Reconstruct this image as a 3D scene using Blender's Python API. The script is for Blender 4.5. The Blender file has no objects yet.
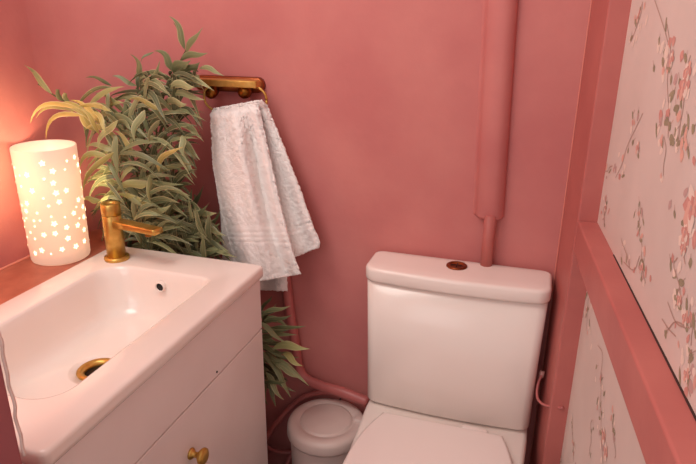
import bpy, bmesh, math, random
from mathutils import Vector, Matrix
R_ = random.Random(7)
col = bpy.context.scene.collection
H = 1.26                      # lens height above the floor; z below is measured from the lens height

# ---------------------------------------------------------------- camera calibration
F = 606.8
def cam_axes():
    yaw, pit, roll = [math.radians(a) for a in (17.543, 19.761, 0.4967)]
    cy, sy, cp, sp = math.cos(yaw), math.sin(yaw), math.cos(pit), math.sin(pit)
    w = Vector((-sy*cp, cy*cp, -sp)); r = Vector((cy, sy, 0)); u = r.cross(w)
    c, s = math.cos(roll), math.sin(roll)
    return c*r+s*u, -s*r+c*u, w
CR, CU, CW = cam_axes()
def ray(x, y): return CW + CR*((x-348)/F) - CU*((y-232)/F)
def P(x, y, Y):
    """point of the room seen at photo pixel x,y on the vertical plane at depth Y (kept inside the left wall)"""
    d = ray(x, y); k = Y/d.y
    if d.x*k < -1.012: k = -1.012/d.x
    return d*k
cd = bpy.data.cameras.new('camera'); cam = bpy.data.objects.new('camera', cd); col.objects.link(cam)
M = Matrix.Identity(4)
for i in range(3): M[i][0], M[i][1], M[i][2] = CR[i], CU[i], -CW[i]
M[2][3] = 0
cam.matrix_world = M
cd.sensor_width = 36; cd.lens = F/696*36; cd.clip_start = .01
bpy.context.scene.camera = cam

# ---------------------------------------------------------------- materials
def srgb(r, g, b):
    f = lambda c: (c/255/12.92) if c/255 <= .04045 else ((c/255+.055)/1.055)**2.4
    return (f(r), f(g), f(b), 1)
def mat(name, c, rough=.5, metal=0, noise=None, bump=None, coat=0, emis=None, estr=0, spec=.5):
    m = bpy.data.materials.new(name); m.use_nodes = True
    nt = m.node_tree; b = nt.nodes['Principled BSDF']
    b.inputs['Base Color'].default_value = c; b.inputs['Roughness'].default_value = rough
    b.inputs['Metallic'].default_value = metal; b.inputs['Coat Weight'].default_value = coat
    b.inputs['Specular IOR Level'].default_value = spec
    tc = nt.nodes.new('ShaderNodeTexCoord')
    if noise:
        sc, c2, det = noise
        n = nt.nodes.new('ShaderNodeTexNoise'); n.inputs['Scale'].default_value = sc; n.inputs['Detail'].default_value = det
        nt.links.new(tc.outputs['Object'], n.inputs['Vector'])
        cr = nt.nodes.new('ShaderNodeValToRGB'); cr.color_ramp.elements[0].position = .35; cr.color_ramp.elements[1].position = .68
        cr.color_ramp.elements[0].color = c2; cr.color_ramp.elements[1].color = c
        nt.links.new(n.outputs['Fac'], cr.inputs['Fac']); nt.links.new(cr.outputs['Color'], b.inputs['Base Color'])
    if bump:
        sc, st, dist = bump
        n = nt.nodes.new('ShaderNodeTexNoise'); n.inputs['Scale'].default_value = sc; n.inputs['Detail'].default_value = 6
        nt.links.new(tc.outputs['Object'], n.inputs['Vector'])
        bp = nt.nodes.new('ShaderNodeBump'); bp.inputs['Strength'].default_value = st; bp.inputs['Distance'].default_value = dist
        nt.links.new(n.outputs['Fac'], bp.inputs['Height']); nt.links.new(bp.outputs['Normal'], b.inputs['Normal'])
    if emis:
        b.inputs['Emission Color'].default_value = emis; b.inputs['Emission Strength'].default_value = estr
    return m
PINK = mat('pink_wall_paint', srgb(206,131,125), .6, noise=(6, srgb(196,118,115), 9), bump=(35,.15,.006), spec=.3)
PINKT = mat('pink_trim_paint', srgb(192,112,104), .5, noise=(9, srgb(182,102,96), 5), bump=(25,.15,.004), spec=.35)
PINKL = mat('pink_joint_highlight', srgb(216,134,122), .5)  # caulk joint, lightened so the corner's edge highlight is in the colour
JAMB = mat('pink_jamb_backlit', srgb(160,90,96), .5, noise=(9, srgb(164,90,94), 5))  # pink jamb paint darkened to mauve, its backlit shade put in the colour
PINKP = mat('pink_pipe_paint', srgb(196,112,108), .4, noise=(14, srgb(180,98,95), 3))
LEDGE = mat('terracotta_ledge_paint', srgb(182,110,86), .5, noise=(16, srgb(158,86,66), 8), bump=(30,.25,.005))
CERAM = mat('white_ceramic', srgb(244,234,226), .16, coat=.2, noise=(3, srgb(238,226,218), 2))
CERAT = mat('toilet_ceramic', srgb(247,236,228), .22, coat=.1, noise=(4, srgb(243,230,222), 2))
SEAT = mat('seat_plastic', srgb(247,232,226), .3)
CAB = mat('white_cabinet_paint', srgb(240,230,226), .35, noise=(5, srgb(234,222,218), 3))
BINM = mat('bin_plastic', srgb(226,204,196), .4, noise=(10, srgb(218,194,187), 3))
BRASS = mat('brushed_brass', srgb(214,174,96), .36, .88, noise=(60, srgb(192,150,74), 3))
BARM = mat('satin_brass', srgb(214,168,92), .5, .7, noise=(60, srgb(196,146,72), 3))
DBRASS = mat('aged_brass', srgb(150,96,38), .3, 1, noise=(50, srgb(110,66,26), 3))
COPPER = mat('copper_brown', srgb(156,84,44), .35, .8, noise=(40, srgb(128,64,36), 3))
DARK = mat('dark_hole', srgb(14,11,11), .5)
GAP = mat('shadow_gap', srgb(60,36,32), .8)
CAULK = mat('white_caulk', srgb(228,200,190), .6, bump=(120,.8,.003))
PALE = mat('pale_caulk', srgb(222,140,118), .6)
FLOOR = mat('dark_vinyl_floor', srgb(96,56,54), .5, noise=(12, srgb(76,42,42), 6))
TOWEL = mat('white_terry', srgb(252,246,243), .95, bump=(420,.8,.003), spec=.1)
TOWB = mat('white_terry_band', srgb(250,243,240), .9, bump=(900,.6,.001), spec=.1)
CORD = mat('towel_cord', srgb(232,216,214), .95, bump=(700,.6,.001))
POTM = mat('plant_pot', srgb(90,60,50), .7, noise=(10, srgb(80,50,44), 3))
STEM = mat('plant_stem', srgb(104,98,56), .6, noise=(30, srgb(82,84,48), 3))
SHADE = mat('lamp_porcelain', srgb(226,206,192), .4, emis=srgb(255,220,192), estr=.30)
_n = SHADE.node_tree; _t = _n.nodes.new('ShaderNodeBsdfTranslucent'); _t.inputs['Color'].default_value = srgb(255,240,226)
_m = _n.nodes.new('ShaderNodeMixShader'); _m.inputs[0].default_value = .3
_n.links.new(_n.nodes['Principled BSDF'].outputs[0], _m.inputs[1]); _n.links.new(_t.outputs[0], _m.inputs[2])
_n.links.new(_m.outputs[0], _n.nodes['Material Output'].inputs['Surface'])
STAR = mat('lamp_star_glow', srgb(255,244,220), .5, emis=srgb(255,232,190), estr=2.6)
BULB = mat('lamp_bulb', srgb(255,240,200), .5, emis=srgb(255,200,130), estr=9)
HOSE = mat('pink_grey_hose', srgb(200,150,140), .4)
WP = mat('wallpaper_blush', srgb(224,208,199), .7, noise=(5, srgb(214,196,187), 8), spec=.2)
PET = [mat('petal_coral', srgb(216,160,148), .75, noise=(90, srgb(204,142,132), 3)), mat('petal_cream', srgb(236,216,202), .7),
       mat('leaf_olive', srgb(168,156,128), .75, noise=(90, srgb(146,136,110), 3)), mat('twig_brown', srgb(186,152,138), .7),
       mat('petal_mauve', srgb(196,162,156), .7), mat('petal_salmon', srgb(226,176,160), .7)]

def leaf_material():
    m = bpy.data.materials.new('variegated_leaf'); m.use_nodes = True
    nt = m.node_tree; b = nt.nodes['Principled BSDF']; b.inputs['Roughness'].default_value = .5
    at = nt.nodes.new('ShaderNodeAttribute'); at.attribute_name = 'tone'
    uv = nt.nodes.new('ShaderNodeUVMap'); sx = nt.nodes.new('ShaderNodeSeparateXYZ'); nt.links.new(uv.outputs['UV'], sx.inputs[0])
    cr = nt.nodes.new('ShaderNodeValToRGB'); e = cr.color_ramp.elements
    e[0].position = 0; e[0].color = (.85,.85,.85,1); e[1].position = 1; e[1].color = (.9,.9,.9,1)
    for p, v in ((.07,.5),(.14,.05),(.45,.02),(.5,.4),(.55,.02),(.86,.05),(.93,.5)):
        q = e.new(p); q.color = (v,v,v,1)
    nt.links.new(sx.outputs[0], cr.inputs['Fac'])
    sep = nt.nodes.new('ShaderNodeSeparateColor'); nt.links.new(at.outputs['Color'], sep.inputs[0])
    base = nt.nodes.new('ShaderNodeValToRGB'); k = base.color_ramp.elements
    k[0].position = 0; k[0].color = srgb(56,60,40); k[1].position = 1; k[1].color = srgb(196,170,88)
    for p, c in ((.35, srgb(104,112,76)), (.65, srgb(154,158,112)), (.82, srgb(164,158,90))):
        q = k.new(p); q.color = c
    nt.links.new(sep.outputs[0], base.inputs['Fac'])
    mx = nt.nodes.new('ShaderNodeMix'); mx.data_type = 'RGBA'
    nt.links.new(base.outputs['Color'], mx.inputs['A']); mx.inputs['B'].default_value = srgb(226,214,164)
    mul = nt.nodes.new('ShaderNodeMath'); mul.operation = 'MULTIPLY'
    nt.links.new(cr.outputs['Color'], mul.inputs[0]); nt.links.new(sep.outputs[1], mul.inputs[1])
    nt.links.new(mul.outputs[0], mx.inputs['Factor']); nt.links.new(mx.outputs['Result'], b.inputs['Base Color'])
    return m
LEAF = leaf_material()

# ---------------------------------------------------------------- mesh helpers
def tag(o, label=None, cat=None, group=None, kind=None):
    if label: o['label'] = label
    if cat: o['category'] = cat
    if group: o['group'] = group
    if kind: o['kind'] = kind
    return o
def empty(name, loc, label, cat):
    o = bpy.data.objects.new(name, None); col.objects.link(o); o.location = loc; o.empty_display_size = .05
    return tag(o, label, cat)
def wpos(o):
    v = Vector((0,0,0))
    while o: v += o.location; o = o.parent
    return v
def obj(name, bm, mats, parent=None, smooth=True, origin=None, bevel=0, sub=0):
    """vertices are given in room coordinates; ONE mesh object is linked"""
    base = wpos(parent) if parent else Vector(origin or (0,0,0))
    for v in bm.verts: v.co -= base
    bmesh.ops.recalc_face_normals(bm, faces=bm.faces[:])
    me = bpy.data.meshes.new(name); bm.to_mesh(me); bm.free()
    o = bpy.data.objects.new(name, me); col.objects.link(o)
    if parent: o.parent = parent
    else: o.location = base
    for m in (mats if isinstance(mats, (list, tuple)) else [mats]): me.materials.append(m)
    if smooth:
        for p in me.polygons: p.use_smooth = True
    if bevel:
        b = o.modifiers.new('bevel', 'BEVEL'); b.width = bevel; b.segments = 3; b.limit_method = 'ANGLE'; b.angle_limit = .6
        b.harden_normals = True
    if sub:
        s = o.modifiers.new('sub', 'SUBSURF'); s.levels = s.render_levels = sub
    return o
def add_box(bm, x0, x1, y0, y1, z0, z1):
    v = [bm.verts.new((x, y, z)) for z in (z0, z1) for x, y in ((x0,y0),(x1,y0),(x1,y1),(x0,y1))]
    for f in ((3,2,1,0),(4,5,6,7),(0,1,5,4),(1,2,6,5),(2,3,7,6),(3,0,4,7)): bm.faces.new([v[i] for i in f])
def add_prism(bm, pts, z0, z1):
    a = [bm.verts.new((p[0], p[1], z0)) for p in pts]; b = [bm.verts.new((p[0], p[1], z1)) for p in pts]
    n = len(pts)
    for i in range(n): bm.faces.new([a[i], a[(i+1)%n], b[(i+1)%n], b[i]])
    bm.faces.new(a[::-1]); bm.faces.new(b)
def loft(bm, rings, cap0=True, cap1=True, closed=True):
    rv = [[bm.verts.new(p) for p in r] for r in rings]
    n = len(rings[0])
    for a, b in zip(rv, rv[1:]):
        for i in range(n if closed else n-1):
            j = (i+1) % n; bm.faces.new([a[i], a[j], b[j], b[i]])
    if cap0: bm.faces.new(rv[0][::-1])
    if cap1: bm.faces.new(rv[-1])
    return rv
def lathe(bm, prof, c, n=40, axis='z', cap0=True, cap1=True):
    rings = []
    for r, h in prof:
        ring = []
        for i in range(n):
            a = 2*math.pi*i/n; ca, sa = r*math.cos(a), r*math.sin(a)
            if axis == 'z': q = (ca, sa, h)
            elif axis == 'x': q = (h, ca, sa)
            else: q = (sa, h, ca)
            ring.append(Vector(c)+Vector(q))
        rings.append(ring)
    loft(bm, rings, cap0, cap1)
def smooth_path(pts, n=8):
    pts = [Vector(p) for p in pts]; out = []
    q = [pts[0]*2-pts[1]] + pts + [pts[-1]*2-pts[-2]]
    for i in range(1, len(q)-2):
        for k in range(n):
            t = k/n; p0, p1, p2, p3 = q[i-1], q[i], q[i+1], q[i+2]
            out.append(.5*((2*p1)+(p2-p0)*t+(2*p0-5*p1+4*p2-p3)*t*t+(3*p1-p0-3*p2+p3)*t**3))
    out.append(pts[-1]); return out
def tube(bm, pts, r, n=12, smooth=8, r1=None):
    pts = smooth_path(pts, smooth) if smooth else [Vector(p) for p in pts]
    up = Vector((.13,.21,.97)); rings = []
    for i, p in enumerate(pts):
        t = (pts[min(i+1, len(pts)-1)]-pts[max(i-1, 0)]).normalized()
        a = t.cross(up).normalized(); up = a.cross(t).normalized()
        rr = r if r1 is None else r+(r1-r)*i/(len(pts)-1)
        rings.append([p+a*rr*math.cos(2*math.pi*k/n)+up*rr*math.sin(2*math.pi*k/n) for k in range(n)])
    loft(bm, rings)
def rrect(x0, x1, y0, y1, rad, z, ns=8, nc=8):
    """rounded rectangle, rad = radius or four radii for (x1y0, x1y1, x0y1, x0y0)"""
    if not isinstance(rad, (list, tuple)): rad = [rad]*4
    cs = [(x1,y0,-90,rad[0],-1,1),(x1,y1,0,rad[1],-1,-1),(x0,y1,90,rad[2],1,-1),(x0,y0,180,rad[3],1,1)]
    arcs = []
    for cx, cy, a0, r, sx, sy in cs:
        ox, oy = cx+sx*r, cy+sy*r
        arcs.append([(ox+r*math.cos(math.radians(a0+90*k/nc)), oy+r*math.sin(math.radians(a0+90*k/nc))) for k in range(nc+1)])
    out = []
    for i in range(4):
        out += arcs[i]; a = arcs[i][-1]; b = arcs[(i+1)%4][0]
        out += [(a[0]+(b[0]-a[0])*k/ns, a[1]+(b[1]-a[1])*k/ns) for k in range(1, ns)]
    return [Vector((x, y, z)) for x, y in out]

# ================================================================ THE SETTING
XL, YB, ZF, ZC = -1.03, 1.28, -H, 1.05
bm = bmesh.new(); add_box(bm, -1.2, .4, -.5, YB+.1, ZF-.05, ZF); obj('floor', bm, FLOOR, smooth=False)['kind'] = 'structure'
# back wall with a softly coved left corner
bm = bmesh.new(); rc = .22; prof = [(.20, YB)] + [(XL+rc+(.20-XL-rc)*(1-k/12), YB) for k in range(1, 12)]
for k in range(13):
    a = math.radians(90+90*k/12); prof.append((XL+rc+rc*math.cos(a), YB-rc+rc*math.sin(a)))
front = [[Vector((x, y, z)) for x, y in prof] for z in (ZF, ZC)]
loft(bm, front, False, False, closed=False)
prof_end = None
o = obj('wall_back', bm, PINK); o['kind'] = 'structure'
bm = bmesh.new(); loft(bm, [[Vector((XL, YB-rc, z)), Vector((XL, .6, z)), Vector((XL, -.5, z))] for z in (ZF, ZC)], False, False, closed=False); obj('wall_left', bm, PINK, smooth=True)['kind'] = 'structure'

# right wall: slightly splayed, papered, with sprigs of flowers
WD = Vector((-.088, 1, 0)); W0 = Vector((.1135, 1.10, 0)); WN = Vector((-1, -.088, 0)).normalized()
def WR(s, z, off=0):            # s = metres towards the camera from the corner box
    p = W0 - WD.normalized()*s + WN*off; return Vector((p.x, p.y, z))
def wall_hit(x, y):
    d = ray(x, y); k = (W0.dot(WN))/(d.dot(WN)); p = d*k
    return -(p-W0).dot(WD.normalized()), p.z
bm = bmesh.new()
loft(bm, [[WR(-.25, ZF), WR(-.25, ZC), WR(-.25, ZC, -.06), WR(-.25, ZF, -.06)], [WR(1.6, ZF), WR(1.6, ZC), WR(1.6, ZC, -.06), WR(1.6, ZF, -.06)]])
rw = random.Random(21)
def blob(s, z, a, b, ang, mi, off):
    vs = []
    n = 9
    for k in range(n):
        t = 2*math.pi*k/n; w = 1+rw.uniform(-.22, .22)
        x, y = a*w*math.cos(t), b*w*math.sin(t)
        vs.append(bm.verts.new(WR(s+x*math.cos(ang)-y*math.sin(ang), z+x*math.sin(ang)+y*math.cos(ang), off)))
    f = bm.faces.new(vs); f.material_index = mi
def twig(pts, w, off=.0005):
    pts = smooth_path([Vector((p[0], p[1], 0)) for p in pts], 6)
    prev = None
    for i, p in enumerate(pts):
        t = pts[min(i+1, len(pts)-1)]-pts[max(i-1, 0)]; n = Vector((-t.y, t.x, 0)).normalized()*w
        a, b = bm.verts.new(WR(p.x+n.x, p.y+n.y, off)), bm.verts.new(WR(p.x-n.x, p.y-n.y, off))
        if prev: bm.faces.new([prev[0], prev[1], b, a]).material_index = 4
        prev = (a, b)
def sprig(x0, y0, x1, y1, n, big=1.0, spread=.02):
    (s0, z0), (s1, z1) = wall_hit(x0, y0), wall_hit(x1, y1)
    m = []
    for k in range(5):
        t = k/4; m.append((s0+(s1-s0)*t+rw.uniform(-.012, .012), z0+(z1-z0)*t))
    twig(m, .0009)
    lay = [0]
    for k in range(int(n*.62)):
        t = rw.random(); s = s0+(s1-s0)*t+rw.gauss(0, spread); z = z0+(z1-z0)*t+rw.gauss(0, .006)
        c = rw.random(); lay[0] += 1; off = .0003+.000006*lay[0]
        if c < .42:
            blob(s, z, rw.uniform(.004,.010)*big, rw.uniform(.0022,.0042)*big, rw.uniform(0,3), 3, off)
            twig([(s, z), (s+rw.uniform(-.012,.012), z+.009)], .0005, off)
        elif c < .68: blob(s, z, rw.uniform(.004,.008)*big, rw.uniform(.003,.006)*big, rw.uniform(0,3), 2, off)
        else: blob(s, z, rw.uniform(.004,.008)*big, rw.uniform(.003,.006)*big, rw.uniform(0,3), rw.choice([1,5,6]), off)
def rose(x, y, r):
    r *= .75
    s, z = wall_hit(x, y)
    for k in range(6):
        a = k*1.05+rw.random()*.3
        blob(s+math.cos(a)*r*.55, z+math.sin(a)*r*.55, r*.55, r*.4, a, [1,6,2][k%3], .0007+k*.00003)
    for k in range(4):
        a = k*1.6; blob(s+math.cos(a)*r*.22, z+math.sin(a)*r*.22, r*.34, r*.24, a, [6,1][k%2], .0010+k*.00003)
    blob(s, z, r*.16, r*.14, 0, 5, .0012)
sprig(644,2,632,42,26); rose(638,18,.009)
sprig(668,24,671,140,60,1.25,.03); sprig(690,55,678,150,50,1.3,.028); rose(685,85,.022); rose(688,72,.016); rose(672,60,.012)
sprig(642,112,616,178,30,1,.022); rose(638,148,.012); sprig(612,165,604,176,8)
sprig(664,136,664,176,12,1,.01)
sprig(606,198,604,222,18,1,.02); rose(606,208,.009)
sprig(640,208,636,228,12,.9,.012); sprig(640,232,645,282,26,1,.018); rose(642,268,.011); sprig(622,238,630,268,12,.9,.02)
sprig(686,195,684,262,30,1.2,.02); rose(692,208,.03); rose(686,232,.016); rose(684,248,.012)
sprig(676,255,678,310,26,1,.014); sprig(688,300,694,350,22,1,.014); rose(686,318,.012); sprig(690,345,690,395,24,1.1,.016); rose(687,375,.010); rose(680,300,.010)
sprig(664,322,676,336,8,.8,.01)
sprig(590,296,586,330,26,1,.03); rose(587,310,.009)
sprig(601,378,603,462,46,1,.022); rose(604,436,.016); rose(606,452,.016)
sprig(573,420,574,462,20,.9,.016); rose(574,444,.008); sprig(592,418,590,460,8,.8,.008); sprig(562,452,560,464,8,.8,.01); sprig(612,414,616,462,16,1,.012)
for a in ((655,0,665,30,668,42),(668,302,676,322,686,328),(624,262,634,270,640,256),(690,328,676,322,668,330),(600,380,603,355,598,345)):
    twig([wall_hit(a[0],a[1]), wall_hit(a[2],a[3]), wall_hit(a[4],a[5])], .0009)
obj('wall_right', bm, [WP]+PET, smooth=False)['kind'] = 'structure'

# corner box, rail, ledge, jamb
def on(p, off): q = p + WN*off; return (q.x, q.y)
boxf = [(.0800,1.10), (W0.x+.004,1.10), (.10,1.29), (.0635,1.29)]
bm = bmesh.new(); add_prism(bm, boxf, ZF, ZC); obj('trim_1', bm, PINKT, smooth=False, bevel=.004)['kind'] = 'structure'
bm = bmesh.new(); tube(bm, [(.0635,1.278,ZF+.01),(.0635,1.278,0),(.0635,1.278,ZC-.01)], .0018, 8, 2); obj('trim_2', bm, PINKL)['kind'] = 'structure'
zr1, zr0 = -.342, -.403
bm = bmesh.new()
loft(bm, [[WR(-.002, zr0, -.01), WR(-.002, zr0, .033), WR(-.002, zr1, .033), WR(-.002, zr1, -.01)],
          [WR(1.6, zr0, -.01), WR(1.6, zr0, .033), WR(1.6, zr1, .033), WR(1.6, zr1, -.01)]])
obj('trim_3', bm, PINKT, smooth=False, bevel=.004)['kind'] = 'structure'
bm = bmesh.new()
loft(bm, [[WR(.16, zr1-.001, 0), WR(.16, zr1-.001, .0015), WR(.16, zr1+.001, .0015), WR(.16, zr1+.001, 0)],
          [WR(1.6, zr1-.001, 0), WR(1.6, zr1-.001, .003), WR(1.6, zr1+.003, .003), WR(1.6, zr1+.003, 0)]])
obj('trim_4', bm, GAP, smooth=False)['kind'] = 'structure'
bm = bmesh.new(); add_box(bm, XL, -.8985, .42, YB-.02, ZF, -.503); obj('trim_5', bm, LEDGE, smooth=False, bevel=.004)['kind'] = 'structure'
bm = bmesh.new(); tube(bm, [(XL+.001,.3,-.502),(XL+.001,.8,-.502),(XL+.001,1.15,-.502)], .003, 8, 2); obj('trim_6', bm, PALE)['kind'] = 'structure'
bm = bmesh.new(); add_box(bm, -.60, -.4905, .36, .40, ZF, .6); obj('trim_7', bm, JAMB, smooth=False, bevel=.003)['kind'] = 'structure'
bm = bmesh.new()
tube(bm, [(-.4885+.0012*math.sin(k*2.1)+.0008*math.sin(k*5), .4015, -.15-.298*k/24) for k in range(25)], .0018, 8, 3)
obj('trim_8', bm, CAULK)['kind'] = 'structure'

# boxed / sleeved soil pipe on the back wall
pr = empty('wall_pipe', (-.083, YB, -.5), 'pink painted pipe with a wider sleeve running up the wall behind the cistern', 'pipe')
bm = bmesh.new(); pf = [(-.044,.002),(-.037,-.001),(-.032,-.006),(-.028,-.014),(-.022,-.020),(-.013,-.025),(-.003,-.0275),(.008,-.027),(.017,-.023),(.024,-.016),(.0275,-.008),(.028,.002)]
pf = [(p.x, p.y) for p in smooth_path([Vector((a, b, 0)) for a, b in pf], 3)]
loft(bm, [[Vector((-.0825-.030*(z+.405)+dx*k, YB+dy*k, z)) for dx, dy in pf] for z, k in ((-.409,.86),(-.4075,.95),(-.404,1),(-.2,1),(0,1),(.4,1),(ZC,1))]); obj('sleeve', bm, PINK, pr)
bm = bmesh.new(); lathe(bm, [(.0125,-.52),(.0125,-.40)], (-.081,1.258,0), 24); obj('lower_pipe', bm, PINKT, pr)
pr.location = (-.083, 1.258, -.52)
for c in pr.children: c.location = Vector((-.083, YB, -.5))-Vector((-.083,1.258,-.52))

# ================================================================ TOILET
cx = -.137
t = empty('toilet', (cx, 1.0, ZF), 'close coupled white toilet with its lid down against the pink back wall', 'toilet')
def bowed(hw0, hw1, y0, y1, bow, r, z):
    out = []
    for p in rrect(cx-hw0, cx+hw1, y0, y1, [r, r*.6, r*.6, r], z, 10, 8):
        tt = (p.x-cx)/hw0; w = max(0, (y1-p.y)/(y1-y0)); p.y -= bow*(1-tt*tt)*w; out.append(p)
    return out
bm = bmesh.new()
rs = []
for z, hw, yf in ((-.861,.182,1.174),(-.853,.186,1.170),(-.70,.188,1.168),(-.546,.1915,1.168)):
    rs.append(bowed(hw, hw-.001, yf, 1.262, .010, .020, z))
rs[0] = bowed(.176, .174, 1.180, 1.258, .010, .018, -.8635)
loft(bm, rs); obj('cistern', bm, CERAT, t)
bm = bmesh.new()
rs = [bowed(.190,.189,1.168,1.264,.010,.022,-.5455), bowed(.194,.193,1.163,1.268,.011,.026,-.5445), bowed(.1955,.1945,1.1615,1.270,.011,.027,-.540), bowed(.1955,.1945,1.1615,1.271,.011,.027,-.5215),
      bowed(.194,.193,1.163,1.270,.011,.026,-.517), bowed(.191,.190,1.166,1.268,.011,.026,-.5145), bowed(.187,.186,1.170,1.266,.010,.025,-.5135), bowed(.12,.12,1.19,1.25,.005,.02,-.513)]
loft(bm, rs); lid = obj('cistern_lid', bm, CERAT, t)
bm = bmesh.new(); lathe(bm, [(.0225,-.514),(.0225,-.5105),(.0205,-.509),(.016,-.509),(.0155,-.5105)], (-.1405,1.229,0), 36); fb = obj('flush_button', bm, COPPER, t); fb['label'] = 'bronze round flush button'
bm = bmesh.new(); add_box(bm, -.1525,-.1295,1.2285,1.2305,-.5105,-.5095); add_box(bm,-.1405,-.139,1.217,1.241,-.5105,-.5094); obj('button_split', bm, DARK, fb, smooth=False)
def dee(z, hws, yfront, inset=0):
    """outline symmetric about cx; hws = [(y, halfwidth)...] back to front, then an oval nose"""
    right = [(h-inset, y-(inset if i == 0 else 0)) for i, (y, h) in enumerate(hws)]
    y0, h0 = right[-1][1], right[-1][0]
    for k in range(1, 15):
        a = math.pi/2*k/14; right.append((h0*math.cos(a), y0-(y0-yfront-inset)*math.sin(a)))
    pts = [Vector((cx+h, y, z)) for h, y in right] + [Vector((cx-h, y, z)) for h, y in right[-2::-1]]
    return pts
panw = [(1.27,.180),(1.22,.183),(1.16,.184),(1.10,.181),(1.05,.178),(1.0,.175),(.95,.172)]
bm = bmesh.new()
base = [(1.27,.130),(1.22,.132),(1.16,.132),(1.10,.128),(1.05,.124),(1.0,.12),(.95,.115)]
mid = [(y, .6*a+.4*b) for (y, a), (_, b) in zip(panw, base)]
loft(bm, [dee(ZF+.001, base, .78), dee(ZF+.05, base, .77), dee(-1.08, base, .76), dee(-.98, mid, .68), dee(-.91, panw, .625), dee(-.878, panw, .615), dee(-.867, panw, .615, .003), dee(-.8645, panw, .615, .010)])
obj('pan', bm, CERAT, t)
lw = [(1.124,.131),(1.10,.140),(1.07,.150),(1.04,.157),(1.01,.162),(.97,.165),(.92,.166)]
bm = bmesh.new(); loft(bm, [dee(-.8645, lw, .64, .004), dee(-.862, lw, .64), dee(-.857, lw, .64), dee(-.8555, lw, .64, .003)]); obj('seat', bm, SEAT, t)
bm = bmesh.new(); loft(bm, [dee(-.855, lw, .632, .003), dee(-.8535, lw, .632, -.001), dee(-.847, lw, .632, -.001), dee(-.8445, lw, .632, .002), dee(-.8435, lw, .632, .006)]); obj('seat_lid', bm, SEAT, t)
bm = bmesh.new(); loft(bm, [rrect(-.093,-.037,1.118,1.142,.008,-.8640), rrect(-.093,-.037,1.118,1.142,.008,-.850), rrect(-.090,-.040,1.121,1.139,.007,-.847)]); obj('hinge', bm, SEAT, t)

# overflow hose on the right of the cistern
hs = bmesh.new()
tube(hs, [P(542,374,1.2), P(538,384,1.185), P(537,395,1.17), P(540,402,1.15), P(548,406,1.12), P(563,408,1.095)], .0028)
ho = obj('overflow_hose', hs, PINKP, origin=P(537,395,1.17)); tag(ho, 'thin pink curved hose in the dark gap right of the cistern', 'hose')
hf = bmesh.new(); tube(hf, [P(541,377,1.2), P(542.5,371,1.203)], .0055, 12, 2); obj('fitting', hf, HOSE, ho)

# ================================================================ VANITY
v = empty('vanity_cabinet', (-.715, .76, ZF), 'white vanity cabinet under the basin with one deep drawer', 'cabinet')
bm = bmesh.new(); [add_box(bm, *q) for q in ((-.893,-.552,.466,.482,ZF+.06,-.526),(-.893,-.552,1.057,1.073,ZF+.06,-.526),(-.893,-.879,.482,1.057,ZF+.06,-.526),(-.879,-.552,.482,1.057,ZF+.06,ZF+.076),(-.566,-.552,.482,1.057,ZF+.076,-.526))]; obj('cabinet_body', bm, CAB, v, smooth=False, bevel=.0015)
bm = bmesh.new(); add_box(bm, -.880, -.58, .49, 1.04, ZF, ZF+.06); obj('plinth', bm, CAB, v, smooth=False)
bm = bmesh.new(); add_box(bm, -.552, -.5355, .466, 1.073, -.6515, -.526); obj('front_panel', bm, CAB, v, smooth=False, bevel=.0015)
bm = bmesh.new(); add_box(bm, -.552, -.5355, .466, 1.073, ZF+.07, -.6545); dr = obj('drawer', bm, CAB, v, smooth=False, bevel=.0015)
bm = bmesh.new(); lathe(bm, [(.0105,0),(.011,.002),(.009,.005),(.0055,.008),(.0055,.014),(.010,.018),(.0145,.0215),(.016,.025),(.0155,.028),(.012,.0305),(.006,.0315)], (-.5355,.766,-.7465), 32, 'x'); kb = obj('knob', bm, BRASS, dr); kb['label'] = 'round brass knob'
bm = bmesh.new(); lathe(bm, [(.0022,0),(.0022,.0012)], P(217,392.5,.8)*0+Vector((-.5355,.874,-.642)), 10, 'x'); obj('drill_hole', bm, DARK, v)

bs = empty('basin', (-.715, .76, -.5), 'rectangular white ceramic basin with a deep bowl set on the vanity', 'basin')
X0, X1, Y0, Y1, ZT = -.898, -.5235, .456, 1.075, -.5
rb = [.050,.026,.06,.09]
def top(i, z): return rrect(X0+i*.3, X1-i, Y0+i, Y1-i, max(.012-i*.5,.002), z, 14, 10)
def bowl(dx0, dx1, dy0, dy1, z, k=1.0, ex=0):
    return rrect(-.838+dx0, -.590-dx1, .540+dy0, .978-dy1, [r*k+ex for r in rb], z, 14, 10)
rings = [top(.012,-.5255), top(.003,-.5255), top(.0005,-.522), top(0,-.516), top(0,-.507), top(.0012,-.5028), top(.004,-.5006), top(.008,-.5),
         bowl(-.004,-.004,-.004,-.004,-.5,1,.003), bowl(0,0,0,0,-.5012), bowl(.003,.002,.003,.003,-.506), bowl(.007,.004,.008,.006,-.52),
         bowl(.014,.008,.02,.010,-.55,1,.004), bowl(.020,.012,.035,.014,-.575,1,.006), bowl(.028,.018,.055,.022,-.590,1,.008), bowl(.042,.03,.08,.04,-.600,.9,.01),
         bowl(.07,.055,.12,.09,-.6045,.8,.01)]
dc = Vector((-.7125,.766,0))
def circ(r, z, n): 
    ref = rings[-1]; out = []
    for p in ref:
        a = math.atan2(p.y-dc.y, p.x-dc.x); out.append(Vector((dc.x+r*math.cos(a), dc.y+r*math.sin(a), z)))
    return out
rings += [circ(.052,-.606,0), circ(.049,-.6062,0), circ(.047,-.6085,0), circ(.0245,-.6095,0), circ(.0245,-.635,0)]
bm = bmesh.new(); loft(bm, rings, False, False); obj('bowl', bm, CERAM, bs)
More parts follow.
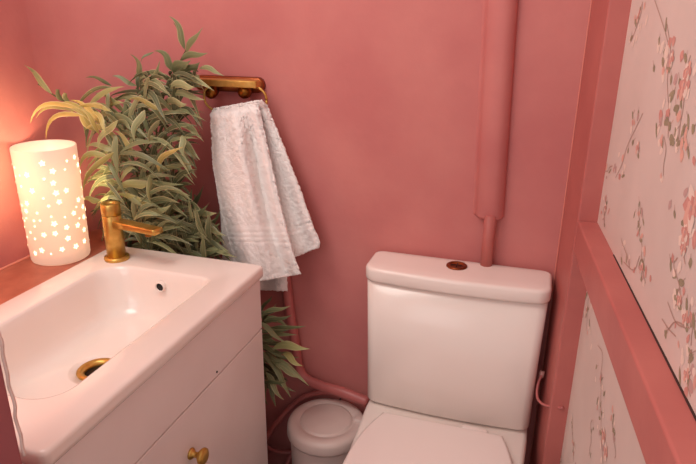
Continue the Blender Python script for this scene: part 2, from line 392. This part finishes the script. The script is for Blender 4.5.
bm = bmesh.new(); lathe(bm, [(.0365,-.609),(.037,-.6065),(.035,-.6045),(.029,-.6045),(.0245,-.607),(.0235,-.612),(.0235,-.63)], dc, 40, cap0=False, cap1=False); wr = obj('waste_ring', bm, BRASS, bs)
bm = bmesh.new(); lathe(bm, [(.0238,-.628),(.0238,-.614),(.0236,-.6135)], dc, 32); obj('waste_hole', bm, DARK, wr)
bm = bmesh.new(); lathe(bm, [(.0075,-.6135),(.0075,-.6125),(.006,-.612)], dc-Vector((-.006,.006,0)), 24); obj('waste_plug', bm, BRASS, wr)
ov = Vector((-.7085,.9655,-.5305))
bm = bmesh.new(); lathe(bm, [(.0082,.010),(.0082,-.0012)], ov, 24, 'y'); oh = obj('overflow_hole', bm, DARK, bs)
bm = bmesh.new(); lathe(bm, [(.0082,.006),(.0082,-.003),(.0095,-.0045),(.0105,-.003),(.0108,.006)], ov, 28, 'y', False, False); obj('overflow_rim', bm, CERAM, oh)

# ---------------------------------------------------------------- tap
tx, ty = -.838, 1.003
tp = empty('basin_tap', (tx, ty, -.5), 'brushed brass single column tap at the back corner of the basin', 'tap')
bm = bmesh.new(); lathe(bm, [(.0255,-.5),(.0265,-.497),(.0255,-.493),(.021,-.4915)], (tx,ty,0)); obj('base_flange', bm, BRASS, tp)
bm = bmesh.new(); lathe(bm, [(.0195,-.494),(.0195,-.4015),(.0188,-.4005)], (tx,ty,0)); obj('body', bm, BRASS, tp)
bm = bmesh.new(); lathe(bm, [(.0188,-.3995),(.0198,-.3985),(.0198,-.376),(.0185,-.3745),(.012,-.3755),(.0115,-.378)], (tx,ty,0)); obj('lever_cap', bm, BRASS, tp)
bm = bmesh.new(); ang = math.radians(-9); ux = Vector((math.cos(ang), math.sin(ang), 0)); uy = Vector((-ux.y, ux.x, 0)); rings2 = []
for k, (l, w, z0, z1) in enumerate(((.006,.0135,-.426,-.409),(.05,.0135,-.424,-.4095),(.122,.0135,-.4225,-.4105),(.128,.0125,-.422,-.411))):
    c = Vector((tx,ty,0))+ux*l; q = []
    for p in rrect(-w, w, z0, z1, .003, 0, 2, 3): q.append(c+uy*p.x+Vector((0,0,p.y)))
    rings2.append(q)
loft(bm, rings2); obj('spout', bm, BRASS, tp)
bm = bmesh.new(); lathe(bm, [(.0065,-.431),(.0075,-.430),(.0075,-.422)], Vector((tx,ty,0))+ux*.100, 20); obj('aerator', bm, DBRASS, tp)

# ---------------------------------------------------------------- lamp
lx, ly, lz = -.966, .982, -.503
lp = empty('table_lamp', (lx, ly, lz), 'glowing white cylinder lamp pierced with stars on the ledge beside the basin', 'lamp')
zt = -.258
bm = bmesh.new(); lathe(bm, [(.055,lz),(.058,lz+.002),(.0595,lz+.006),(.0605,lz+.1),(.0620,zt-.002),(.061,zt),(.059,zt-.001),(.059,lz+.02),(.02,lz+.015)], (lx,ly,0), 64)
obj('lamp_shade', bm, SHADE, lp)
bm = bmesh.new(); rs_ = random.Random(3); placed = []
def star(bm, a, z, r, ro):
    c = bm.verts.new((0,0,0)); vs = []
    def q(x, y):
        R = .0637; aa = a+x/R; rr = .0596+(z+y-lz)*.0100+.0008
        return Vector((lx+rr*math.cos(aa), ly+rr*math.sin(aa), z+y))
    c.co = q(0, 0)
    for k in range(10):
        rad = r if k % 2 == 0 else r*.45; th = ro+k*math.pi/5
        vs.append(bm.verts.new(q(rad*math.cos(th), rad*math.sin(th))))
    for k in range(10): bm.faces.new([c, vs[k], vs[(k+1)%10]])
tries = 0
while len(placed) < 130 and tries < 6000:
    tries += 1
    a = rs_.uniform(0, 2*math.pi); z = rs_.uniform(lz+.028, zt-.022); r = rs_.choice([.0068,.0062,.0034,.0026])
    ok = all(math.hypot(((a-b+math.pi)%(2*math.pi)-math.pi)*.063, z-y) > r+r2+.0055 for b, y, r2 in placed)
    if ok: placed.append((a, z, r)); star(bm, a, z, r, rs_.uniform(0, 1.2))
st = obj('star_cutout', bm, STAR, lp, smooth=False); st['kind'] = 'stuff'; st['label'] = 'bright star shaped openings'
bm = bmesh.new(); bmesh.ops.create_uvsphere(bm, u_segments=20, v_segments=12, radius=.02)
for q in bm.verts: q.co = Vector((q.co.x, q.co.y, q.co.z*1.3)) + Vector((lx,ly,lz+.11))
obj('bulb', bm, BULB, lp)
bm = bmesh.new(); lathe(bm, [(.014,lz+.012),(.014,lz+.088)], (lx,ly,0), 16); obj('bulb_holder', bm, SEAT, lp)

# ================================================================ TOWEL RING AND TOWEL
TR = P(235, 92, 1.235)
rg = empty('towel_ring', P(232,86,1.279), 'brass towel ring with a flat bar mounted on the pink wall', 'towel holder')
def flat_box(bm, xa, ya, xb, yb_, Yd0, Yd1, h):
    a, b = P(xa, ya, Yd0), P(xb, yb_, Yd0)
    add_box(bm, a.x, b.x, Yd0, Yd1, (a.z+b.z)/2-h/2, (a.z+b.z)/2+h/2)
a, b = P(196,82,1.276), P(265,88,1.276)
zc = P(232,84,1.27).z
bm = bmesh.new(); rr = []
for y in (1.2805, 1.268, 1.266):
    i = 0 if y > 1.267 else .002
    rr.append([Vector((p.x, y, p.y)) for p in rrect(a.x+i, b.x-i, zc-.017+i, zc+.017-i, .0165-i, 0, 6, 8)])
loft(bm, rr); obj('wall_plate', bm, COPPER, rg)['label'] = 'coppery brown backing plate'
bm = bmesh.new(); a = P(196,80,1.22); b = P(256.5,86,1.22); zb = P(230,83.5,1.22).z
rr = []
for x in (a.x, b.x-.001, b.x): 
    i = 0 if x < b.x else .001
    rr.append([Vector((x, p.x, p.y)) for p in rrect(1.216+i, 1.243-i, zb-.0075+i, zb+.0075-i, .002, 0, 3, 4)])
loft(bm, rr); obj('bar', bm, BARM, rg)
for px in (211.5, 245):
    c = P(px, 91.5, 1.245); bm = bmesh.new()
    lathe(bm, [(.008,.022),(.008,.012),(.0125,.009),(.016,.002),(.016,-.006),(.0125,-.012),(.006,-.015)], c, 28, 'y'); obj('post', bm, DBRASS, rg)
bm = bmesh.new(); rc0 = P(235,101,1.232); rx = (P(265.5,101,1.232).x-P(203.5,101,1.232).x)/2; pts = []
for k in range(65):
    an = 2*math.pi*k/64; ca, sa = math.cos(an), math.sin(an)
    sx = math.copysign(abs(ca)**.8, ca); sz = math.copysign(abs(sa)**.85, sa)
    pts.append(Vector((rc0.x+rx*sx, rc0.y, rc0.z+.005+.036*sz)))
tube(bm, pts, .0028, 10, 0); obj('ring', bm, BRASS, rg)

def lerp(tbl, v):
    for (v0, p0), (v1, p1) in zip(tbl, tbl[1:]):
        if v <= v1:
            k = (v-v0)/(v1-v0) if v1 > v0 else 0; k = max(0, min(1, k))
            return (p0[0]+(p1[0]-p0[0])*k, p0[1]+(p1[1]-p0[1])*k)
    return tbl[-1][1]
def sheet(bm, L, Rr, y_of, nu=60, nv=110, mi=0, band=None, uoff=0):
    g = []
    for j in range(nv+1):
        w = j/nv; l, r = lerp(L, w), lerp(Rr, w); row = []
        for i in range(nu+1):
            u = i/nu; d = y_of(u, w)
            x = l[0]+(r[0]-l[0])*u; y = l[1]+(r[1]-l[1])*u
            row.append(bm.verts.new(P(x, y, d)))
        g.append(row)
    for j in range(nv):
        for i in range(nu):
            f = bm.faces.new([g[j][i], g[j][i+1], g[j+1][i+1], g[j+1][i]])
            w = (j+.5)/nv; f.material_index = 1 if band and any(a <= w <= b for a, b in band) else mi
    return g
sm = lambda x: max(0, min(1, x))**2*(3-2*max(0, min(1, x)))
bm = bmesh.new()
# front sheet
LF = [(0,(214,109)),(.03,(210.5,115)),(.35,(213,167)),(.6,(221,212)),(.8,(230,245)),(1,(240,285))]
RF = [(0,(256,101.5)),(.03,(259,107)),(.25,(267,143)),(.5,(277,190)),(.72,(287,232)),(.86,(294,257)),(1,(300.5,274))]
def yF(u, w):
    top = .032*(1-sm(w/.05)**.7)                     # rolls back over the ring
    f = (.017*math.sin(u*8.5+.6+w*.8) + .006*math.sin(u*17+2-w*1.5))*sm(w*2.5+.25)
    edge = .010*sm((.12-u)/.12)+.012*sm((u-.9)/.1)
    ribs = .0012*math.sin(w*220) if .70 < w < .80 else 0
    return 1.186 + top + f + edge + ribs - .012*w + .001*math.sin(u*23+w*7)
sheet(bm, LF, RF, yF, band=[(.695,.715),(.735,.75),(.77,.785)])
# back sheet, splayed out to the right
LB = [(0,(222,103)),(1,(268,250))]
RB = [(0,(261,100)),(.04,(267,105)),(.3,(284,148)),(.6,(301,192)),(.85,(314,228)),(.96,(320,242)),(1,(319.5,247))]
LB = [(0,(216,108)),(.03,(216,111)),(1,(262,270))]
def yB(u, w):
    return 1.218 + .014*math.sin(u*9+1.2)*sm(w+.3) + .004*math.sin(u*21+w*4) + .012*sm((u-.9)/.1) - .01*(1-sm(w/.06)) + (.001*math.sin(w*220) if .76 < w < .86 else 0)
sheet(bm, LB, RB, yB, band=[(.76,.775),(.83,.845)])
# left fold and inner lower layer
LG = [(0,(213,111)),(.4,(213,165)),(.7,(221,215)),(1,(223,268))]
RG = [(0,(225,109)),(.4,(236,165)),(.7,(250,215)),(1,(262,272))]
sheet(bm, LG, RG, lambda u, w: 1.212+.006*math.sin(u*8+w*2), 30, 90, band=[(.72,.74),(.77,.79)])
LI = [(0,(235,120)),(1,(240,289))]; RI = [(0,(262,120)),(.9,(287,275)),(1,(287.5,291))]
sheet(bm, LI, RI, lambda u, w: 1.232+.006*math.sin(u*11+w*2), 30, 90)
# terry loops: slight relief everywhere except the woven bands
rt = random.Random(5)
band_v = {vv for f in bm.faces if f.material_index == 1 for vv in f.verts}
for vv in bm.verts:
    if vv not in band_v: vv.co += Vector((rt.uniform(-1,1), rt.uniform(-1,1), rt.uniform(-1,1)))*.0014
tw = obj('hand_towel', bm, [TOWEL, TOWB], origin=P(255,180,1.22))
s = tw.modifiers.new('solid', 'SOLIDIFY'); s.thickness = .0045; s.offset = 0
tag(tw, 'white terry hand towel draped over the brass ring', 'towel')
bm = bmesh.new(); tube(bm, [P(262,280.5,1.172), P(278,277.5,1.178), P(300,273.5,1.188)], .0016, 8, 8)
obj('hem', bm, CORD, tw)

# ================================================================ HOSES BEHIND THE BIN
def hose(name, pts, r, label, m=PINKP):
    bm = bmesh.new(); tube(bm, pts, r, 14, 8); o = obj(name, bm, m, origin=pts[0]); tag(o, label, 'pipe'); return o
hose('water_pipe', [P(284,255,1.262), P(287,290,1.262), P(292,325,1.262), P(296,350,1.262), P(299,368,1.262), P(306,379,1.258), P(322,386,1.25), P(345,393,1.24), P(368,402,1.235)], .0130,
     'thick pink pipe dropping behind the towel and bending right behind the bin')
hose('waste_hose', [P(334,391.5,1.27), P(318,392.5,1.268), P(303,398,1.262), P(290,408,1.255), P(279,420,1.24), P(270,432,1.225), P(258,450,1.20)], .0075,
     'pink hose sloping down left from the bin towards the vanity')
hose('supply_hose', [P(258,440,1.22), P(268,448,1.235), P(280,452,1.25), P(293,452,1.262), P(305,448,1.265)], .006,
     'thin pink hose lying low between the vanity and the bin')
hose('drain_hose', [P(300,447,1.27), P(292,455,1.262), P(287,464,1.25), P(282,490,1.24)], .007,
     'short pink hose dropping out of sight beside the bin at the bottom')

# ================================================================ BIN
bx, by, bz = -.423, 1.176, -.940
b_ = empty('pedal_bin', (bx, by, ZF), 'small round off-white bin between the vanity and the toilet', 'bin')
bm = bmesh.new(); lathe(bm, [(.078,ZF+.001),(.082,ZF+.01),(.090,bz-.035),(.090,bz-.02)], (bx,by,0), 56); obj('bin_body', bm, BINM, b_)
bm = bmesh.new(); lathe(bm, [(.090,bz-.032),(.0965,bz-.032),(.0975,bz-.028),(.0965,bz-.010),(.093,bz-.003),(.087,bz),(.069,bz+.002),(.067,bz-.0015),(.064,bz-.0015),(.0625,bz+.002),(.058,bz+.0035),(.02,bz+.0045),(.002,bz+.0045)], (bx,by,0), 64); lo = obj('bin_lid', bm, BINM, b_)
bm = bmesh.new(); loft(bm, [rrect(-.361,-.333,1.186,1.214,.008,bz-.010), rrect(-.361,-.333,1.186,1.214,.008,bz+.004), rrect(-.357,-.337,1.190,1.210,.006,bz+.008)]); obj('lid_catch', bm, BINM, lo)
bm = bmesh.new(); lathe(bm, [(.0022,bz+.0),(.002,bz+.004)], P(327,398.5,1.265)*0+Vector((bx+.006,by+.089,0)), 10); obj('rubber_stop', bm, DARK, lo)

# ================================================================ PLANT
pl = empty('leafy_plant', (-.70, 1.165, ZF), 'tall bushy plant with long narrow green leaves behind the vanity and tap', 'plant')
lb = bmesh.new(); uvl = lb.loops.layers.uv.new('UVMap'); tone = lb.loops.layers.float_color.new('tone')
rp = random.Random(11)
NS = 9
def leaf(a, c, b, w, tn=None, mg=None, roll=None):
    a, c, b = Vector(a), Vector(c), Vector(b)
    tn = rp.uniform(.15,.7) if tn is None else tn; mg = rp.choice([.25,.45,.75]) if mg is None else mg
    roll = rp.uniform(-.7,.7) if roll is None else roll
    prev = None
    view = ((a+b)/2).normalized()
    for i in range(NS+1):
        t = i/NS; p = a*(1-t)**2+c*2*t*(1-t)+b*t*t
        tg = ((c-a)*(1-t)+(b-c)*t).normalized()
        sd = tg.cross(view)
        if sd.length < .05: sd = tg.cross(Vector((0,0,1)))
        sd.normalize(); nn = sd.cross(tg).normalized()
        rl = roll+.5*t
        s2 = sd*math.cos(rl)+nn*math.sin(rl); n2 = nn*math.cos(rl)-sd*math.sin(rl)
        p = p + s2*math.sin(2*math.pi*t)*w*.45
        ww = w*max(.03, (math.sin(math.pi*min(1, t**.72)))**.95) if t < 1 else w*.02
        row = [lb.verts.new(p-s2*ww+n2*ww*.35), lb.verts.new(p), lb.verts.new(p+s2*ww+n2*ww*.35)]
        if prev:
            for k in (0, 1):
                f = lb.faces.new([prev[k], prev[k+1], row[k+1], row[k]])
                us = [(k*.5, (i-1)/NS), (k*.5+.5, (i-1)/NS), (k*.5+.5, t), (k*.5, t)]
                for lp_, uvv in zip(f.loops, us): lp_[uvl].uv = uvv; lp_[tone] = (tn, mg, 0, 1)
        prev = row
PX = .0023
def L(ax, ay, bx_, by_, w=5, Y=1.16, c=None, tn=None, mg=None, Yb=None, roll=None):
    A = P(ax, ay, Y); B = P(bx_, by_, Y-.02 if Yb is None else Yb)
    if c: C_ = P(c[0], c[1], Y-.015)
    else: C_ = (A+B)/2 + Vector((0, -.012, .008))
    leaf(A, C_, B, w*PX*.5*.78, tn, mg, roll)
# the sprays that make the outline; yellow ones by the lamp carry painted lamplight
for q in [
 (185,50,169,16,8,1.17,(183,30),.45,.6),(184,48,173,22,5,1.18,(180,34),.4,.3),(186,54,203,27,9,1.17,None,.45,.3),(181,61,208,53,8,1.17,(192,52),.4,.3),
 (173,72,154,51,9,1.17,(170,55),.42,.3),(173,73,191,60,12,1.17,None,.35,.2),(182,78,200,62,10,1.17,None,.35,.2),(199,69,224,76,6,1.16,(212,66),.5,.5),
 (176,82,214,91,7,1.15,(200,74),.62,.6),(139,82,130,54,8,1.16,(143,66),.45,.3),(154,52,141,62,3,1.18,None,.4,.1),(170,89,195,87,10,1.14,(183,82),.65,.7),(168,104,187,104,10,1.14,None,.6,.7),
 (52,94,24,65,8,1.05,(36,75),.5,.5),(112,86,85,78,5,1.14,(99,76),.35,.2),(137,86,112,76,6,1.14,(124,78),.4,.3),(126,113,94,93,9,1.12,(112,98),.7,.9),
 (126,121,92,104,9,1.12,(110,106),.65,.8),(80,109,30,124,6,1.02,(42,92),.95,.9),(84,116,46,139,6,1.0,(50,104),1,.8),(79,112,36,118,5,1.03,(50,98),.9,.9),(90,118,60,108,5,1.04,(74,104),.95,.9),(95,125,58,104,6,1.05,(80,100),.9,.9),(100,135,78,108,6,1.05,(94,116),.95,.9),(92,112,106,134,6,1.05,(104,118),.9,.9),(88,108,112,112,6,1.07,(100,102),.85,.9),(65,101,56,89,7,1.06,None,.5,.3),(70,102,64,92,6,1.06,None,.45,.3),
 (97,131,73,106,10,1.08,None,.9,.9),(104,126,70,100,9,1.08,(88,106),.9,.9),(149,183,115,194,12,1.10,(132,180),.75,.5),(150,203,114,196,9,1.10,(130,196),.8,.5),
 (107,156,80,168,8,1.06,(88,146),.8,.7),(114,152,83,192,8,1.06,(90,164),.85,.8),(101,200,84,201,8,1.05,None,.8,.4),(159,172,183,147,7,1.10,(160,150),.9,.9),
 (136,158,113,131,9,1.08,(122,134),.75,1),(110,110,66,118,9,1.06,(88,98),.9,.9),(160,110,128,100,8,1.1,(142,98),.8,.9),(120,140,85,130,9,1.08,(100,122),.85,.9),
 (189,220,217,213,9,1.15,(203,210),.5,.6),(145,220,171,205,10,1.11,None,.6,.4),(195,230,226,236,7,1.16,(212,226),.5,.5),(200,245,230,252,8,1.17,(215,240),.5,.6),(205,250,238,258,8,1.15,(222,248),.45,.5),
 (150,100,160,60,7,1.15,(150,80),.5,.4),(160,95,150,72,8,1.14,None,.6,.9),(170,95,205,100,8,1.15,(188,92),.5,.5),(175,110,207,122,8,1.16,(192,108),.5,.5),
 (178,125,204,142,9,1.16,(196,126),.5,.6),(172,140,200,160,9,1.16,(190,142),.45,.5),(168,155,197,178,8,1.16,(188,158),.45,.5),(150,175,152,205,8,1.1,None,.7,.7),
 (182,135,186,158,8,1.12,None,.55,.7),(160,120,150,145,9,1.09,(150,128),.55,.8),(145,110,135,142,9,1.09,(134,120),.6,.8),(118,120,98,148,8,1.07,(102,130),.75,.9)]:
    L(q[0],q[1],q[2],q[3],q[4],q[5],q[6],q[7],q[8])
# body of the plant: leaves springing from each cane
canes = [[(150,262),(146,225),(140,190),(132,155),(120,130),(100,118),(78,110)],
         [(158,262),(156,220),(158,180),(156,140),(160,110),(168,85),(178,65),(186,50)],
         [(165,262),(172,225),(172,190),(170,155),(176,120),(182,95),(196,72)],
         [(150,262),(140,235),(128,205),(120,175),(116,150)],
         [(172,265),(186,245),(196,232),(205,226)],
         [(155,262),(148,200),(145,150),(142,110),(140,82)],
         [(180,268),(200,256),(215,250)],
         [(80,112),(66,102),(52,94),(38,84)]]
depth = [1.12,1.17,1.19,1.10,1.18,1.14,1.19,1.06]
inside = lambda x, y: True
def hits_left(x, y):    # left and right limit of the foliage at each height of the photograph
    tb = [(70,150,196),(85,128,204),(100,98,206),(120,92,204),(140,86,202),(160,86,198),(180,84,196),(200,88,192),(215,90,205),(235,98,222),(262,104,232)]
    for (y0,a0,b0),(y1,a1,b1) in zip(tb, tb[1:]):
        if y <= y1:
            k = max(0,(y-y0)/(y1-y0)); return a0+(a1-a0)*k, b0+(b1-b0)*k
    return tb[-1][1:]
for ci, (cn, dy) in enumerate(zip(canes, depth)):
    if ci == 7: continue
    pth = smooth_path([Vector((x, y, 0)) for x, y in cn], 10)
    for i in range(2, len(pth), 1):
        for rep in range(1 if i % 3 else 2):
            p = pth[i]
            if p.y < 72 or (ci == 0 and p.x < 100 and rep): continue
            an = rp.uniform(-.5, math.pi+.5); ln = rp.uniform(28, 58)
            ex = p.x+ln*math.cos(an)*1.0; ey = p.y-ln*math.sin(an)*.75+rp.uniform(-10, 30)
            lo_, hi_ = hits_left(ex, max(70, ey)); ex = max(lo_, min(hi_, ex))
            if ey < 76: ey = 76+rp.uniform(0,12)
            d0 = dy+rp.uniform(-.03,.03); d1 = max(1.075, min(1.262, d0+rp.uniform(-.06,.05)))
            if p.y > 225: d0 = max(d0, 1.12); d1 = max(d1, 1.09)
            lamp_tint = max(0, 1-abs(p.x-90)/75)  # lamplight painted into leaf tone: yellower close to the lamp
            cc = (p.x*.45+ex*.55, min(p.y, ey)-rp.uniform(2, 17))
            L(p.x+rp.uniform(-4,4), p.y, ex, ey, rp.uniform(4.5,7.6), d0, cc, min(1, rp.uniform(.05,.5)+lamp_tint*.38), rp.choice([.4,.7,.95,1]), d1)
# dense inner filling near the basin
for k in range(110):
    y = rp.uniform(205, 262); lo_, hi_ = hits_left(0, y); x = rp.uniform(lo_+8, hi_-4)
    an = rp.uniform(.1, math.pi-.1); ln = rp.uniform(18, 34)
    L(x, y+6, max(lo_, min(hi_+4, x+ln*math.cos(an))), y-ln*math.sin(an)*.8, rp.uniform(5,8), rp.uniform(1.13,1.23), None, rp.uniform(.05,.5), rp.choice([.2,.5,.8]))
# lower spray right of the vanity
for q in [(272,349,310,349,11,1.14,(292,342),.72,.6),(282,352,303,366,9,1.14,None,.78,.6),(262,332,306,326,6,1.19,(286,326),.4,.5),(262,340,298,335,7,1.18,(280,330),.5,.6),
 (264,352,290,372,8,1.16,None,.5,.6),(264,360,309,386,8,1.15,(292,362),.55,.5),(264,358,291,398,9,1.15,(284,374),.45,.5),(262,366,276,407,9,1.16,(274,386),.35,.4),
 (262,322,277,303,7,1.2,None,.3,.3),(262,326,285,318,6,1.2,(274,316),.35,.4),(262,345,282,360,8,1.17,None,.35,.4),(262,312,272,296,6,1.22,None,.25,.3),
 (266,372,284,400,8,1.14,None,.5,.7),(262,378,268,405,8,1.18,None,.3,.3),(275,362,300,378,8,1.15,None,.55,.6),(264,318,292,330,6,1.21,(280,316),.35,.4),(262,356,300,357,7,1.18,None,.45,.5),
 (258,380,280,392,8,1.2,None,.25,.3),(268,345,296,345,7,1.2,None,.4,.5),(262,370,296,392,7,1.17,None,.4,.5)]:
    L(q[0],q[1],q[2],q[3],q[4],q[5],q[6],q[7],q[8])
for k in range(34):
    x = rp.uniform(248,264); y = rp.uniform(305,385); L(x, y, x+rp.uniform(14,34), y+rp.uniform(-10,24), rp.uniform(5,8), rp.uniform(1.13,1.23), None, rp.uniform(.05,.45), rp.choice([.2,.5]))
for q in lb.verts:                       # leaves lie against the walls, not inside them
    q.co.x = max(q.co.x, XL+.006); q.co.y = min(q.co.y, YB-.006)
    cx_, cy_ = XL+rc, YB-rc
    if q.co.x < cx_ and q.co.y > cy_:
        d = math.hypot(q.co.x-cx_, q.co.y-cy_)
        if d > rc-.006: k = (rc-.006)/d; q.co.x = cx_+(q.co.x-cx_)*k; q.co.y = cy_+(q.co.y-cy_)*k
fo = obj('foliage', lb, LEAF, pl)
bm = bmesh.new()
for cn, dy in zip(canes, depth):
    ps = [P(x, y, dy) for x, y in cn]
    if cn[0][1] > 200: ps = [Vector((-.70+rp.uniform(-.02,.02), 1.165, -1.05)), Vector((-.70, 1.165, -.75))] + ps
    tube(bm, ps, .0028, 8, 6, .0012)
tube(bm, [Vector((-.68,1.17,-1.05)), Vector((-.66,1.17,-.85)), P(258,368,1.18), P(270,352,1.16)], .003, 8, 6, .0015)
tube(bm, [Vector((-.68,1.17,-1.05)), Vector((-.66,1.18,-.75)), P(255,335,1.2), P(266,315,1.2)], .003, 8, 6, .0015)
obj('stem', bm, STEM, pl)
bm = bmesh.new(); lathe(bm, [(.06,ZF+.001),(.065,ZF+.01),(.085,ZF+.20),(.088,ZF+.21),(.08,ZF+.21),(.078,ZF+.19)], (-.70,1.165,0), 40); obj('pot', bm, POTM, pl)

# ================================================================ LIGHT
def area(name, loc, target, size, power, color):
    l = bpy.data.lights.new(name, 'AREA'); l.energy = power; l.size = size; l.color = color
    o = bpy.data.objects.new(name, l); col.objects.link(o); o.location = loc
    o.rotation_euler = (Vector(target)-Vector(loc)).to_track_quat('-Z', 'Y').to_euler(); return o
area('ceiling_light', (-.8, .35, .9), (-.15, 1.15, -.5), .6, 11, (1, .92, .84))
area('doorway_light', (-.7, -.40, .30), (-.2, 1.2, -.4), 1.0, 6.2, (1, .94, .92))
pt = bpy.data.lights.new('lamp_light', 'POINT'); pt.energy = .55; pt.color = (1, .68, .42); pt.shadow_soft_size = .02
po = bpy.data.objects.new('lamp_light', pt); col.objects.link(po); po.location = (lx, ly, zt-.055)
g1 = area('added_glow_fill', (-.88, .755, -.28), (-1.03, .79, -.26), .18, .85, (1, .84, .40)); g1.data.spread = math.radians(95)  # added light facing the left wall, stands in for the lamp's glow
g2 = area('added_glow_fill', (-.935, 1.06, -.36), (-.985, 1.25, -.34), .08, .05, (1, .76, .40)); g2.data.spread = math.radians(110)  # second added light, puts a warm glow on the back corner
w = bpy.data.worlds.new('world'); bpy.context.scene.world = w; w.use_nodes = True
w.node_tree.nodes['Background'].inputs['Color'].default_value = (1, .92, .90, 1); w.node_tree.nodes['Background'].inputs['Strength'].default_value = .62
vs = bpy.context.scene.view_settings; vs.view_transform = 'Standard'; vs.look = 'None'; vs.exposure = 0

# lift everything so that the floor lies at z = 0
for o in bpy.data.objects:
    if o.parent is None:
        if o is cam:
            m = o.matrix_world.copy(); m[2][3] = H; o.matrix_world = m
        else: o.location.z += H
